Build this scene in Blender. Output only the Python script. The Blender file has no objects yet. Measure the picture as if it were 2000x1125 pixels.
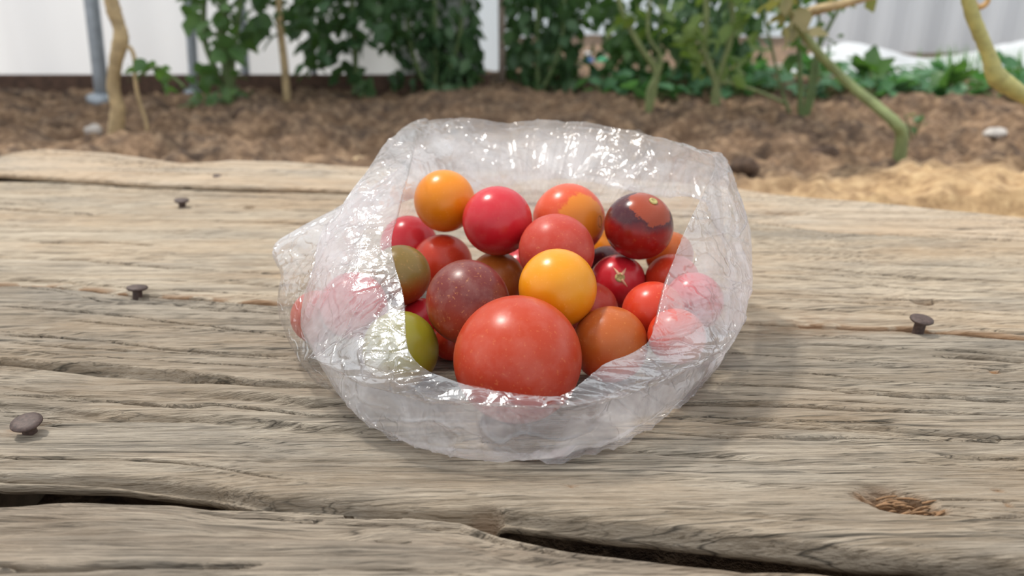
import bpy, math
import numpy as np
from mathutils import Vector, Matrix

# ------------------------------------------------------------------ camera, world, sun
SC = bpy.context.scene
COL = SC.collection
F = 1444.0                      # focal length in pixels of the 2000x1125 frame
PITCH = math.radians(22)
TOP = 0.07                      # height of the plank tops above the soil
CAM = Vector((0, 0, TOP + 0.13))
cd = bpy.data.cameras.new('camera'); cam = bpy.data.objects.new('camera', cd); COL.objects.link(cam)
cam.location = CAM; cam.rotation_euler = (math.radians(90) - PITCH, 0, 0)
cd.sensor_width = 36; cd.lens = 36 * F / 2000; cd.clip_start = 0.01; cd.clip_end = 100
cd.dof.use_dof = True; cd.dof.focus_distance = 0.24; cd.dof.aperture_fstop = 11.0
SC.camera = cam
w = bpy.data.worlds.new('world'); SC.world = w; w.use_nodes = True
bg = w.node_tree.nodes['Background']; bg.inputs[0].default_value = (0.93, 0.965, 1, 1); bg.inputs[1].default_value = 1.2
sl = bpy.data.lights.new('sun', 'SUN'); so = bpy.data.objects.new('sun', sl); COL.objects.link(so)
sl.energy = 2.9; sl.angle = math.radians(6); sl.color = (1, 0.95, 0.87)
so.rotation_euler = Vector((-0.38, 0.33, 0.87)).to_track_quat('Z', 'Y').to_euler(); so.location = (-1, 0, 3)
SC.view_settings.view_transform = 'Standard'; SC.view_settings.look = 'None'
SC.view_settings.exposure = 0.0; SC.view_settings.gamma = 1; SC.view_settings.use_curve_mapping = False
SC.cycles.transparent_max_bounces = 24

# ------------------------------------------------------------------ pixel <-> place helpers
SP, CP = math.sin(PITCH), math.cos(PITCH)
def ray(px, py):
    x = (px - 1000) / F; y = (562.5 - py) / F
    return Vector((x, y * SP + CP, y * CP - SP))
def onz(px, py, z=0.0):         # point of the line of sight at height z
    d = ray(px, py); return CAM + d * ((z - CAM.z) / d.z)
def aty(px, py, Y):             # point of the line of sight at distance Y
    d = ray(px, py); return CAM + d * (Y / d.y)

# ------------------------------------------------------------------ object helpers
def link(name, me, mat=None, parent=None, smooth=True):
    o = bpy.data.objects.new(name, me); COL.objects.link(o)
    if mat: me.materials.append(mat)
    if smooth and len(me.polygons): me.polygons.foreach_set('use_smooth', np.ones(len(me.polygons), bool))
    if parent: o.parent = parent
    return o
def mesh(name, V, Fc):
    me = bpy.data.meshes.new(name); V = np.asarray(V, np.float32)
    if isinstance(Fc, np.ndarray):
        k = Fc.shape[1]
        me.vertices.add(len(V)); me.vertices.foreach_set('co', V.ravel())
        me.loops.add(Fc.size); me.loops.foreach_set('vertex_index', Fc.astype(np.int32).ravel())
        me.polygons.add(len(Fc)); me.polygons.foreach_set('loop_start', np.arange(0, Fc.size, k, dtype=np.int32))
        me.update(calc_edges=True)
    else:
        me.from_pydata(V.tolist(), [], Fc); me.update()
    return me
def tag(o, label=None, cat=None, group=None, kind=None):
    if label: o['label'] = label
    if cat: o['category'] = cat
    if group: o['group'] = group
    if kind: o['kind'] = kind
    return o
def empty(name, loc, label, cat, group=None):
    o = bpy.data.objects.new(name, None); COL.objects.link(o); o.location = loc
    o.empty_display_size = 0.01
    return tag(o, label, cat, group)
def gridfaces(nu, nv, wrap=False):
    I = np.arange(nu * nv).reshape(nu, nv)
    if wrap: I = np.vstack([I, I[:1]])
    return np.stack([I[:-1, :-1], I[1:, :-1], I[1:, 1:], I[:-1, 1:]], -1).reshape(-1, 4)
class MB:
    def __init__(s): s.v = []; s.f = []
    def add(s, V, Fc):
        b = len(s.v); s.v += [tuple(p) for p in V]; s.f += [tuple(int(i) + b for i in q) for q in Fc]
    def tube(s, pts, rad, n=10, bump=0.0, rng=None):
        pts = [Vector(p) for p in pts]
        if not hasattr(rad, '__len__'): rad = [rad] * len(pts)
        P = []; R = []
        for i in range(len(pts) - 1):           # Catmull-Rom refine
            p0 = pts[max(i - 1, 0)]; p1 = pts[i]; p2 = pts[i + 1]; p3 = pts[min(i + 2, len(pts) - 1)]
            for k in range(6):
                t = k / 6
                P.append(0.5 * ((2 * p1) + (p2 - p0) * t + (2 * p0 - 5 * p1 + 4 * p2 - p3) * t * t + (3 * p1 - p0 - 3 * p2 + p3) * t ** 3))
                R.append(rad[i] * (1 - t) + rad[i + 1] * t)
        P.append(pts[-1]); R.append(rad[-1])
        V = []; up = Vector((0.3, 1, 0.1))
        for i, p in enumerate(P):
            d = (P[min(i + 1, len(P) - 1)] - P[max(i - 1, 0)]).normalized()
            a = d.cross(up).normalized(); b = d.cross(a)
            for k in range(n):
                an = 2 * math.pi * k / n
                r = R[i] * (1 + (rng.normal(0, bump) if rng is not None else 0))
                V.append(p + a * (r * math.cos(an)) + b * (r * math.sin(an)))
        Fc = [(i * n + k, i * n + (k + 1) % n, (i + 1) * n + (k + 1) % n, (i + 1) * n + k) for i in range(len(P) - 1) for k in range(n)]
        Fc += [tuple(range(n - 1, -1, -1)), tuple((len(P) - 1) * n + k for k in range(n))]
        s.add(V, Fc)
    def box(s, c, d, rz=0):
        M = Matrix.Rotation(rz, 3, 'Z'); V = []
        for x in (-1, 1):
            for y in (-1, 1):
                for z in (-1, 1): V.append(Vector(c) + M @ Vector((x * d[0] / 2, y * d[1] / 2, z * d[2] / 2)))
        s.add(V, [(0, 1, 3, 2), (4, 6, 7, 5), (0, 4, 5, 1), (2, 3, 7, 6), (0, 2, 6, 4), (1, 5, 7, 3)])
    def lathe(s, prof, n=24, M=Matrix.Identity(4)):
        V = [M @ Vector((r * math.cos(2 * math.pi * k / n), r * math.sin(2 * math.pi * k / n), z)) for r, z in prof for k in range(n)]
        m = len(prof)
        Fc = [(i * n + k, i * n + (k + 1) % n, (i + 1) * n + (k + 1) % n, (i + 1) * n + k) for i in range(m - 1) for k in range(n)]
        Fc += [tuple(range(n - 1, -1, -1)), tuple((m - 1) * n + k for k in range(n))]
        s.add(V, Fc)
    def build(s, name, mat, parent=None, smooth=True):
        me = bpy.data.meshes.new(name); me.from_pydata([tuple(v) for v in s.v], [], s.f); me.update()
        o = link(name, me, mat, parent, smooth)
        if parent is not None and parent.type == 'EMPTY': o.matrix_parent_inverse = Matrix.Translation(-parent.location)
        return o

# ------------------------------------------------------------------ numpy noises
def vnoise(x, y, seed, px=0):   # smooth value noise, lattice 1, optional period px in x
    rg = np.random.default_rng(seed); T = rg.random((257, 257)).astype(np.float32)
    xi = np.floor(x).astype(int); yi = np.floor(y).astype(int); fx = x - xi; fy = y - yi
    fx = fx * fx * (3 - 2 * fx); fy = fy * fy * (3 - 2 * fy)
    g = lambda a, b: T[(a % px if px else a) % 257, b % 257]
    return (g(xi, yi) * (1 - fx) + g(xi + 1, yi) * fx) * (1 - fy) + (g(xi, yi + 1) * (1 - fx) + g(xi + 1, yi + 1) * fx) * fy
def facet(x, y, seed, px):      # piecewise linear noise on a triangle lattice: crumpled film
    rg = np.random.default_rng(seed); T = (rg.random((257, 257)) * 2 - 1).astype(np.float32)
    xi = np.floor(x).astype(int); yi = np.floor(y).astype(int); fx = x - xi; fy = y - yi
    g = lambda a, b: T[(a % px) % 257, b % 257]
    a, b, c, d = g(xi, yi), g(xi + 1, yi), g(xi, yi + 1), g(xi + 1, yi + 1)
    k = ((xi + yi) % 2 == 0)
    low = np.where(fx + fy < 1, a + (b - a) * fx + (c - a) * fy, d + (c - d) * (1 - fx) + (b - d) * (1 - fy))
    hi = np.where(fx > fy, a + (b - a) * fx + (d - b) * fy, a + (d - c) * fx + (c - a) * fy)
    return np.where(k, low, hi)
def sstep(a, b, x):
    t = np.clip((x - a) / (b - a), 0, 1); return t * t * (3 - 2 * t)

# ------------------------------------------------------------------ materials
def M(name):
    m = bpy.data.materials.new(name); m.use_nodes = True
    nt = m.node_tree; return m, nt, nt.nodes['Principled BSDF']
def N(nt, t, **k):
    n = nt.nodes.new('ShaderNode' + t)
    for a, b in k.items():
        if a.startswith('i_'): n.inputs[a[2:].replace('_', ' ')].default_value = b
        else: setattr(n, a, b)
    return n
def ramp(nt, fac, stops):
    r = nt.nodes.new('ShaderNodeValToRGB'); e = r.color_ramp.elements
    while len(e) < len(stops): e.new(0.5)
    for q, (p, c) in zip(e, stops): q.position = p; q.color = (*c, 1) if len(c) == 3 else c
    nt.links.new(fac, r.inputs[0]); return r.outputs[0]
def mix(nt, f, a, b, mode='MIX'):
    m = nt.nodes.new('ShaderNodeMix'); m.data_type = 'RGBA'; m.blend_type = mode
    for s, v in ((m.inputs[0], f), (m.inputs[6], a), (m.inputs[7], b)):
        if hasattr(v, 'links'): nt.links.new(v, s)
        elif isinstance(v, (int, float)): s.default_value = v
        else: s.default_value = (*v, 1)
    return m.outputs[2]
def noise(nt, scale, detail=4, rough=.5, vec=None, dist=0):
    n = N(nt, 'TexNoise'); n.inputs['Scale'].default_value = scale; n.inputs['Detail'].default_value = detail
    n.inputs['Roughness'].default_value = rough; n.inputs['Distortion'].default_value = dist
    if vec is not None: nt.links.new(vec, n.inputs['Vector'])
    return n.outputs['Fac']
def coords(nt, scale=(1, 1, 1), rot=(0, 0, 0), loc=(0, 0, 0), kind='Object'):
    c = N(nt, 'TexCoord'); m = N(nt, 'Mapping'); m.inputs['Scale'].default_value = scale
    m.inputs['Rotation'].default_value = rot; m.inputs['Location'].default_value = loc
    nt.links.new(c.outputs[kind], m.inputs[0]); return m.outputs[0]
def bump(nt, p, h, s, d):
    b = N(nt, 'Bump'); b.inputs['Strength'].default_value = s; b.inputs['Distance'].default_value = d
    nt.links.new(h, b.inputs['Height']); nt.links.new(b.outputs[0], p.inputs['Normal']); return b

def wood_mat(name, pale, mid, dark, seed, line=0.55):
    m, nt, p = M(name)
    rot = (0, 0, math.radians(4.0)); L = (seed * 3.1, seed * 1.7, 0)
    v1 = coords(nt, (10, 480, 260), rot, L); v2 = coords(nt, (4, 90, 40), rot, L); v3 = coords(nt, (30, 1500, 600), rot, L); v4 = coords(nt, (13, 45, 20), rot, L)
    v6 = coords(nt, (70, 1100, 600), rot, L); n6 = noise(nt, 1, 4, .65, v6); n7 = noise(nt, 1, 4, .6, coords(nt, (7, 28, 10), rot, (L[0] + 8, 3, 0)))
    n1 = noise(nt, 1, 5, .6, v1, .3); n2 = noise(nt, 1, 4, .55, v2, .5); n3 = noise(nt, 1, 3, .6, v3, .2); n4 = noise(nt, 1, 5, .6, v4)
    c = ramp(nt, n2, [(.3, mid), (.55, pale), (.75, tuple(x * .88 for x in pale))])
    c = mix(nt, ramp(nt, n4, [(.5, (0, 0, 0)), (.7, (.75, .75, .75))]), c, dark)                      # grey weathered patches
    c = mix(nt, ramp(nt, n1, [(.36, (.8, .8, .8)), (.52, (0, 0, 0))]), c, tuple(x * .62 for x in mid))   # streaks
    c = mix(nt, ramp(nt, n3, [(.33, (line,) * 3), (.43, (0, 0, 0))]), c, tuple(x * .30 for x in mid))     # fine dark grain lines
    c = mix(nt, ramp(nt, n7, [(.45, (0, 0, 0)), (.7, (.55,) * 3)]), c, (mid[0] * 1.05, mid[1] * .88, mid[2] * .70))
    c = mix(nt, ramp(nt, n6, [(.52, (0, 0, 0)), (.75, (.55,) * 3)]), c, tuple(min(1, x * 1.35) for x in pale))
    c = mix(nt, ramp(nt, n6, [(.28, (.6,) * 3), (.42, (0, 0, 0))]), c, tuple(x * .40 for x in mid))
    v5 = coords(nt, (14, 330, 160), rot, (L[0] + 5, L[1] + 2, 0)); n5 = noise(nt, 1, 4, .55, v5, .4)
    c = mix(nt, ramp(nt, n5, [(.27, (.75, .75, .75)), (.32, (0, 0, 0))]), c, tuple(x * .17 for x in mid))
    for (sx_, sy_, wd_, st_, of) in ((1.3, 130, .012, .9, 3), (2.5, 330, .016, .8, 9), (5, 750, .022, .65, 15)):
        nn = noise(nt, 1, 2.5, .5, coords(nt, (sx_, sy_, sy_ * .4), rot, (L[0] + of, L[1] + of, 0)), .25)
        sb_ = N(nt, 'Math', operation='SUBTRACT'); nt.links.new(nn, sb_.inputs[0]); sb_.inputs[1].default_value = .5
        ab_ = N(nt, 'Math', operation='ABSOLUTE'); nt.links.new(sb_.outputs[0], ab_.inputs[0])
        lf = ramp(nt, ab_.outputs[0], [(0, (1, 1, 1)), (wd_, (0, 0, 0))])
        mk_ = ramp(nt, noise(nt, 1, 3, .5, coords(nt, (sx_ * 3, sy_ * .35, 30), rot, (of, L[1], 0))), [(.44, (0, 0, 0)), (.56, (st_,) * 3)])
        c = mix(nt, mix(nt, 1.0, lf, mk_, 'MULTIPLY'), c, tuple(x * .16 for x in mid))
    at = N(nt, 'Attribute', attribute_name='stain')
    c = mix(nt, at.outputs['Fac'], c, (.24, .125, .055))
    nt.links.new(c, p.inputs['Base Color']); p.inputs['Roughness'].default_value = .75
    p.inputs['Specular IOR Level'].default_value = .3
    a0 = N(nt, 'Math', operation='ADD'); nt.links.new(n1, a0.inputs[0]); nt.links.new(n6, a0.inputs[1]); a = N(nt, 'Math', operation='ADD'); nt.links.new(a0.outputs[0], a.inputs[0]); nt.links.new(n3, a.inputs[1])
    bump(nt, p, a.outputs[0], .75, .0011)
    return m

def plain(name, col, rough=.6, metal=0, nscale=0, var=.3, bumpd=0):
    m, nt, p = M(name); p.inputs['Roughness'].default_value = rough; p.inputs['Metallic'].default_value = metal
    if nscale:
        n = noise(nt, nscale, 5, .6, coords(nt))
        c = ramp(nt, n, [(.3, tuple(x * (1 - var) for x in col)), (.7, tuple(min(1, x * (1 + var)) for x in col))])
        nt.links.new(c, p.inputs['Base Color'])
        if bumpd: bump(nt, p, n, .6, bumpd)
    else: p.inputs['Base Color'].default_value = (*col, 1)
    return m

# ------------------------------------------------------------------ soil
BENCH_FAR = .62
rs = np.random.default_rng(5)
gx = np.concatenate([np.linspace(-4, -1.45, 40)[:-1], np.arange(-1.45, 1.5, .008), np.linspace(1.5, 4, 40)])
gy = np.concatenate([np.linspace(-.6, .45, 24)[:-1], np.arange(.45, 2.2, .007), np.linspace(2.2, 5, 60)])
X, Y = np.meshgrid(gx, gy, indexing='ij')
wx = X + .03 * vnoise(X * 12, Y * 12, 3); wy = Y + .03 * vnoise(X * 12 + 40, Y * 12, 4)
H = .030 * (vnoise(wx * 5 + 9, wy * 5, 11) - .5) + .030 * (vnoise(wx * 14 + 50, wy * 14 + 50, 12) - .5)
cl = vnoise(wx * 33 + 100, wy * 33 + 100, 13); H += .026 * (np.abs(cl - .5) * -2 + .45)
H += .014 * (vnoise(wx * 75 + 100, wy * 75 + 100, 14) - .5) + .009 * (vnoise(wx * 150 + 100, wy * 150 + 100, 15) - .5)
md = onz(1800, 350, .03)
mound = np.exp(-(((X - md.x - .06) / .26) ** 2 + ((Y - md.y + .05) / .16) ** 2))
H = H * (1 - .55 * mound) + .036 * mound
fade = sstep(2.1, 1.5, Y) * sstep(.2, .5, Y)
H = H * (.25 + .75 * fade)
H = np.where(Y < BENCH_FAR + .02, np.minimum(H, .012), H)
me = mesh('soil', np.stack([X, Y, H], -1).reshape(-1, 3), gridfaces(len(gx), len(gy)))
at = me.attributes.new('sand', 'FLOAT', 'POINT'); at.data.foreach_set('value', mound.astype(np.float32).ravel())
m, nt, p = M('soil')
co = coords(nt)
n1 = noise(nt, 11, 6, .62, co); n2 = noise(nt, 60, 5, .65, co); n3 = noise(nt, 4, 3, .5, co)
c = ramp(nt, n2, [(.36, (.035, .022, .016)), (.50, (.15, .095, .058)), (.64, (.42, .29, .18))])
d = ramp(nt, n1, [(.38, (.06, .038, .026)), (.55, (.22, .13, .07)), (.75, (.36, .23, .14))])
c = mix(nt, .5, c, d)
s = ramp(nt, n2, [(.3, (.22, .13, .065)), (.5, (.44, .29, .15)), (.7, (.60, .43, .24))])
a = N(nt, 'Attribute', attribute_name='sand')
mm = N(nt, 'Math', operation='MULTIPLY_ADD'); nt.links.new(a.outputs['Fac'], mm.inputs[0]); mm.inputs[1].default_value = 1.6
sb = N(nt, 'Math', operation='SUBTRACT'); nt.links.new(n1, sb.inputs[0]); sb.inputs[1].default_value = .8; nt.links.new(sb.outputs[0], mm.inputs[2]); mm.use_clamp = True
c = mix(nt, mm.outputs[0], c, s)
nt.links.new(c, p.inputs['Base Color']); p.inputs['Roughness'].default_value = .95
bump(nt, p, n2, .8, .006)
floor = tag(link('floor', me, m), kind='structure')

def ground_h(x, y):
    i = min(max(int(np.searchsorted(gx, x)), 0), len(gx) - 1); j = min(max(int(np.searchsorted(gy, y)), 0), len(gy) - 1)
    return float(H[i, j])

# ------------------------------------------------------------------ planks
def curve(pts, z=TOP):          # pixels along an edge lying on the bench -> y(x)
    P = sorted([(onz(a, b, z).x, onz(a, b, z).y) for a, b in pts])
    xs = np.array([q[0] for q in P]); ys = np.array([q[1] for q in P])
    def fn(x):
        y = np.interp(x, xs, ys)
        s0 = (ys[-1] - ys[0]) / (xs[-1] - xs[0])
        y = np.where(x < xs[0], ys[0] + (x - xs[0]) * s0, y); return np.where(x > xs[-1], ys[-1] + (x - xs[-1]) * s0, y)
    return fn, xs[0], xs[-1]
E_far = curve([(0, 318), (40, 307), (100, 300), (200, 306), (300, 319), (360, 327), (400, 325), (450, 320), (560, 322), (700, 330), (1000, 340), (1420, 365), (1500, 378), (1700, 394), (2000, 424)])[0]
E_cd = curve([(0, 349), (300, 368), (700, 379), (1000, 395), (1460, 432), (1620, 452), (2000, 470)])[0]
E_bc = curve([(0, 552), (100, 553), (270, 572), (400, 579), (540, 590), (800, 612), (1450, 627), (1800, 640), (2000, 656)])[0]
E_bn = curve([(0, 930), (250, 934), (400, 946), (530, 972), (700, 980), (900, 990), (1000, 1000), (1200, 1017), (1400, 1035), (1600, 1058), (1800, 1080), (2000, 1101)])[0]
E_an = curve([(0, 980), (150, 971), (350, 966), (500, 970), (600, 977), (750, 986), (900, 996), (975, 1022), (1100, 1049), (1240, 1068), (1400, 1084), (1500, 1097), (1650, 1125)])[0]
CR = [  # cracks: pixel polyline, width mm, depth mm, step mm (far side stands higher)
 ([(-60, 688), (0, 703), (150, 712), (300, 724), (480, 742), (650, 755), (800, 765)], 1.7, 4, 3.4, 'taper_r'),
 ([(1250, 784), (1320, 786), (1500, 788), (1600, 794), (1700, 799), (1870, 805), (2000, 812)], 1.3, 4, .8, 'taper_r'),
 ([(0, 599), (190, 612), (340, 631), (450, 642), (575, 661)], .6, 3, .2, ''),
 ([(0, 554), (110, 566), (195, 590), (340, 599), (410, 608), (560, 614)], .4, 2, 0, ''),
 ([(0, 653), (110, 657), (225, 668), (320, 679), (450, 689), (580, 698)], .7, 3, .3, ''),
 ([(0, 768), (110, 766), (190, 773), (340, 785), (430, 785), (515, 793), (585, 803), (700, 814)], .6, 3, .2, ''),
 ([(0, 793), (70, 800), (157, 805)], .5, 2, 0, ''),
 ([(150, 627), (260, 636), (350, 642), (450, 650)], .35, 2, 0, ''),
 ([(-50, 1098), (0, 1100), (135, 1107), (315, 1108), (450, 1107), (520, 1103)], 1.0, 5, .6, ''),
 ([(1330, 715), (1408, 722), (1548, 728), (1640, 735), (1720, 739)], .45, 2.5, 0, ''),
 ([(1330, 748), (1360, 749), (1520, 754), (1728, 768), (1880, 776), (2000, 786)], .8, 3, .3, ''),
 ([(1150, 838), (1200, 842), (1360, 846), (1520, 850), (1780, 858), (2000, 860)], .6, 3, .2, ''),
 ([(1830, 885), (1860, 890), (2000, 896)], .8, 3, .2, ''),
 ([(1260, 806), (1450, 812), (1600, 822), (1750, 824)], .4, 2, 0, ''),
 ([(1440, 566), (1468, 570), (1599, 577), (1785, 586), (2000, 594)], .5, 2.5, .2, ''),
 ([(1400, 520), (1464, 521), (1673, 541), (2000, 553)], .45, 2, 0, ''),
 ([(1400, 648), (1431, 650), (1599, 659), (1729, 668)], .5, 2.5, 0, ''),
 ([(1380, 686), (1404, 687), (1561, 700), (1748, 713), (2000, 722)], .5, 2.5, 0, ''),
 ([(1823, 695), (1900, 699), (2000, 706)], .7, 3, .2, ''),
 ([(1600, 462), (1750, 458), (1860, 461), (2000, 470)], .9, 3, .3, ''),
 ([(560, 1000), (700, 985), (920, 992)], .4, 2, 0, ''),
 ([(730, 1056), (800, 1058)], .6, 2, 0, ''), ([(1850, 1008), (1940, 1012), (2000, 1008)], .4, 2, 0, ''), ([(1700, 966), (1900, 972), (2000, 976)], .35, 1.5, 0, ''),
]
CR = [(curve(a), b, c, d, e) for a, b, c, d, e in CR]
def pxw(px, py): q = onz(px, py, TOP); return q.x, q.y
GOUGE = [(*pxw(1722, 966), .0065, .0045), (*pxw(1765, 980), .0075, .0045), (*pxw(1812, 994), .0045, .004)]
HOLES = [(*pxw(950, 991), .0042, .0014, .005, .5), (*pxw(1530, 416), .013, .0048, .006, .5), (*pxw(1490, 424), .009, .002, .004, .2), (*pxw(1805, 588), .0042, .0024, .005, .6), (*pxw(487, 405), .0030, .0026, .006, .1), (*pxw(425, 349), .006, .0026, .004, .2),
         (*pxw(75, 812), .006, .0018, .003, .3), (*pxw(1940, 725), .0016, .0014, .001, 1), (*pxw(1950, 955), .0012, .0010, .001, .6), (*pxw(1970, 982), .0010, .0008, .001, .6), (*pxw(378, 508), .0022, .0012, .002, .5), (*pxw(1115, 948), .0014, .0008, .001, .6)]
RUST = [(*pxw(35, 838), .006, .9), (*pxw(350, 405), .006, .4), (*pxw(1600, 632), .03, .5)]
XS = np.arange(-.64, .6401, .0014)
def plank(name, near, far, dv, seed, mat, label, z0=lambda x: 0 * x, gnear=.0002, gfar=.0006, er=.004, amp=1.0, end=None, nearround=1.0):
    yn, yf = near(XS), far(XS)
    wm = float(np.mean(yf - yn)); nv = int(wm / dv) + 2
    v = np.linspace(0, 1, nv)
    wob = .0010 * (vnoise(XS * 30 + seed, 0 * XS, seed + 1) - .5) + .0006 * (vnoise(XS * 110 + seed, 0 * XS, seed + 2) - .5)
    y0 = yn + gnear + np.maximum(wob, -.0003); y1 = yf - gfar + np.minimum(wob[::-1], .0002)
    Yg = y0[:, None] * (1 - v) + y1[:, None] * v; Xg = np.repeat(XS[:, None], nv, 1)
    G = v[None, :] * wm + 0 * Xg + .007 * (vnoise(Xg * 2.2 + seed, v[None, :] * 3 + 0 * Xg, seed + 9) - .5)    # grain coordinate
    Hh = .0008 * (vnoise(Xg * 2.5, G * 80, seed + 3) - .5)
    Hh += .0008 * (vnoise(Xg * 6, G * 300, seed + 4) - .5)
    Hh += .0008 * (vnoise(Xg * 16, G * 800, seed + 5) - .5)
    Hh += .0004 * (vnoise(Xg * 120, G * 1100, seed + 8) - .5)
    t = vnoise(Xg * 7 + 20, G * 560 + 33, seed + 6); u = vnoise(Xg * 4, G * 25, seed + 7)
    Hh -= .0018 * sstep(.80, .93, t) * sstep(.35, .65, u)
    cn = vnoise(Xg * 1.6 + 11, G * 130 + 5, seed + 60) + .06 * vnoise(Xg * 40, G * 130, seed + 62); cm = vnoise(Xg * 9 + 7, G * 60 + 9, seed + 61)
    Hh -= .0030 * np.exp(-((cn - .53) / .035) ** 2) * sstep(.45, .6, cm)
    Hh *= amp
    st = np.zeros_like(Hh)
    for (fn, xa, xb), wd, dp, stp, mode in CR:
        ok = (XS > xa) & (XS < xb)
        if not ok.any(): continue
        wig = .0010 * (vnoise(XS * 80, 0 * XS + wd * 7, seed + 40) - .5) + .0012 * (vnoise(XS * 25, 0 * XS + wd * 9, seed + 41) - .5)
        tt = np.clip((XS - xa) / (xb - xa), 0, 1); en = np.minimum(1, np.minimum(tt, 1 - tt) * 8)
        if mode == 'taper_r': en = np.minimum(1, (1 - tt) * 1.6) * np.minimum(1, tt * 12)
        en = en * ok * (.6 + .8 * vnoise(XS * 40 + dp, 0 * XS, seed + 42))
        dy = Yg - (fn(XS) + wig)[:, None]; wdm = (wd / 1000 * 1.05) * (.35 + .65 * en)[:, None]
        prof = np.clip(1.9 - 1.9 * np.abs(dy) / wdm, 0, 1)
        Hh -= prof * (max(dp, 3.5) * 1.3 / 1000) * np.minimum(1, en * 1.5)[:, None]
        if stp: Hh -= np.where(dy < 0, np.exp(dy / .022), 0) * (stp / 1000) * en[:, None] * (1 - prof)
    for gx_, gy_, r, dp in GOUGE:
        q = np.exp(-(((Xg - gx_) / r) ** 2 + ((Yg - gy_) / (r * .55)) ** 2) ** 2)
        Hh -= q * dp * (.5 + .9 * vnoise(Xg * 500, Yg * 1500 + Xg * 600, seed + 50)); st = np.maximum(st, .9 * np.clip(q * 1.8, 0, 1) * (.5 + .5 * vnoise(Xg * 300, Yg * 700, 51)))
    for hx, hy, rx, ry, dp, stn in HOLES:
        q = np.exp(-(((Xg - hx) / rx) ** 2 + ((Yg - hy - (Xg - hx) * -.05) / ry) ** 2) ** 2); Hh -= q * dp; st = np.maximum(st, q * stn)
    for hx, hy, r, a_ in RUST:
        st = np.maximum(st, a_ * np.exp(-(((Xg - hx) / r) ** 2 + ((Yg - hy) / r / .45) ** 2)) * vnoise(Xg * 300, Yg * 900, 77))
    # ragged orange wood along the split between second and third plank
    if label.startswith('warm') or 'second' in label:
        eb = E_bc(XS)[:, None]; dd = np.abs(Yg - eb)
        mk = ((Xg > -.30) & (Xg < -.05)) | ((Xg > .12) & (Xg < .29))
        st = np.maximum(st, .8 * np.exp(-(dd / .0022) ** 2) * mk * (vnoise(Xg * 120, Yg * 500, 60) > .4))
        Hh -= .0022 * np.exp(-(dd / .0035) ** 2) * mk * vnoise(Xg * 90, Yg * 400, 61)
    dn = (Yg - y0[:, None]) / nearround; df = y1[:, None] - Yg
    for dd in (dn, df):
        q = np.clip(1 - dd / er, 0, 1); Hh -= er * .75 * (1 - np.sqrt(np.maximum(0, 1 - q * q)))
    Zt = TOP + z0(XS)[:, None] + Hh
    th = .030
    rows_y = [y0[:, None]] + [Yg] + [y1[:, None]]
    Ya = np.concatenate([y0[:, None] + .03, y0[:, None] + .026, y0[:, None] + .0005, Yg, y1[:, None] - .002, y1[:, None] - .008, y0[:, None] + .03], 1)
    z_b = np.full((len(XS), 1), TOP - th)
    Za = np.concatenate([z_b, Zt[:, :1] - .009, Zt[:, :1] - .0022, Zt, (Zt[:, -1:] + z_b) / 2, z_b, z_b], 1)
    Xa = np.repeat(XS[:, None], Ya.shape[1], 1)
    n2_ = Ya.shape[1]; Fq = gridfaces(len(XS), n2_)[:, ::-1]
    V = np.stack([Xa, Ya, Za], -1).reshape(-1, 3)
    me = mesh(name, V, Fq)
    S = np.zeros_like(Xa); S[:, 3:3 + nv] = st
    a_ = me.attributes.new('stain', 'FLOAT', 'POINT'); a_.data.foreach_set('value', S.astype(np.float32).ravel())
    o = link(name, me, mat); tag(o, label, 'plank')
    return o
W_A = wood_mat('weathered_wood_near', (.34, .285, .22), (.25, .20, .15), (.15, .13, .105), 1, .8)
W_B = wood_mat('weathered_wood_grey', (.36, .31, .245), (.26, .215, .16), (.17, .15, .125), 2, .8)
W_C = wood_mat('weathered_wood_pale', (.50, .42, .32), (.40, .32, .23), (.26, .23, .19), 3, .6)
W_D = wood_mat('weathered_wood_far', (.56, .46, .35), (.46, .365, .265), (.33, .30, .26), 4, .5)
lift = lambda x: .0045 * np.clip(1 - (x + .35) / .55, 0, 1)
near0 = lambda x: E_an(x) * 0 + .085
plank('wooden_plank', near0, E_an, .00032, 11, W_A, 'nearest rough grey plank, at the bottom of the picture below the black gap', er=.0025, amp=1.5, gfar=.0002)
plank('wooden_plank', E_bn, E_bc, .00032, 31, W_B, 'second plank from the front, under the front of the bag, with a splintered gouge', er=.0055, nearround=1.0)
plank('wooden_plank', E_bc, E_cd, .00045, 51, W_C, 'warm pale plank under the back half of the bag, third from the front', er=.0016)
plank('wooden_plank', E_cd, E_far, .0006, 71, W_D, 'farthest pale plank with a wavy edge against the soil', z0=lift, er=.0022)

# splinters standing in the gouge
rg = np.random.default_rng(8)
W_S = plain('splintered_wood', (.24, .135, .065), .8, 0, 600, .5)
sp = MB()
for k in range(26):
    gxx, gyy, r, _ = GOUGE[rg.integers(3)]
    x0 = gxx + rg.uniform(-.9, .9) * r; y0_ = gyy + rg.uniform(-.5, .5) * r; L_ = rg.uniform(.002, .006); an = rg.uniform(-.5, .3)
    z_ = TOP - .0030 + rg.uniform(0, .0012)
    sp.tube([(x0, y0_, z_), (x0 + L_ * .5 * math.cos(an), y0_ + L_ * .5 * math.sin(an), z_ + .0010), (x0 + L_ * math.cos(an), y0_ + L_ * math.sin(an), z_ + rg.uniform(.0005, .0018))], [.0004, .00035, .0001], 5)
tag(sp.build('wood_splinters', W_S), 'torn brown splinters in the gouge of the second plank', 'splinters', kind='stuff')

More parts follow.
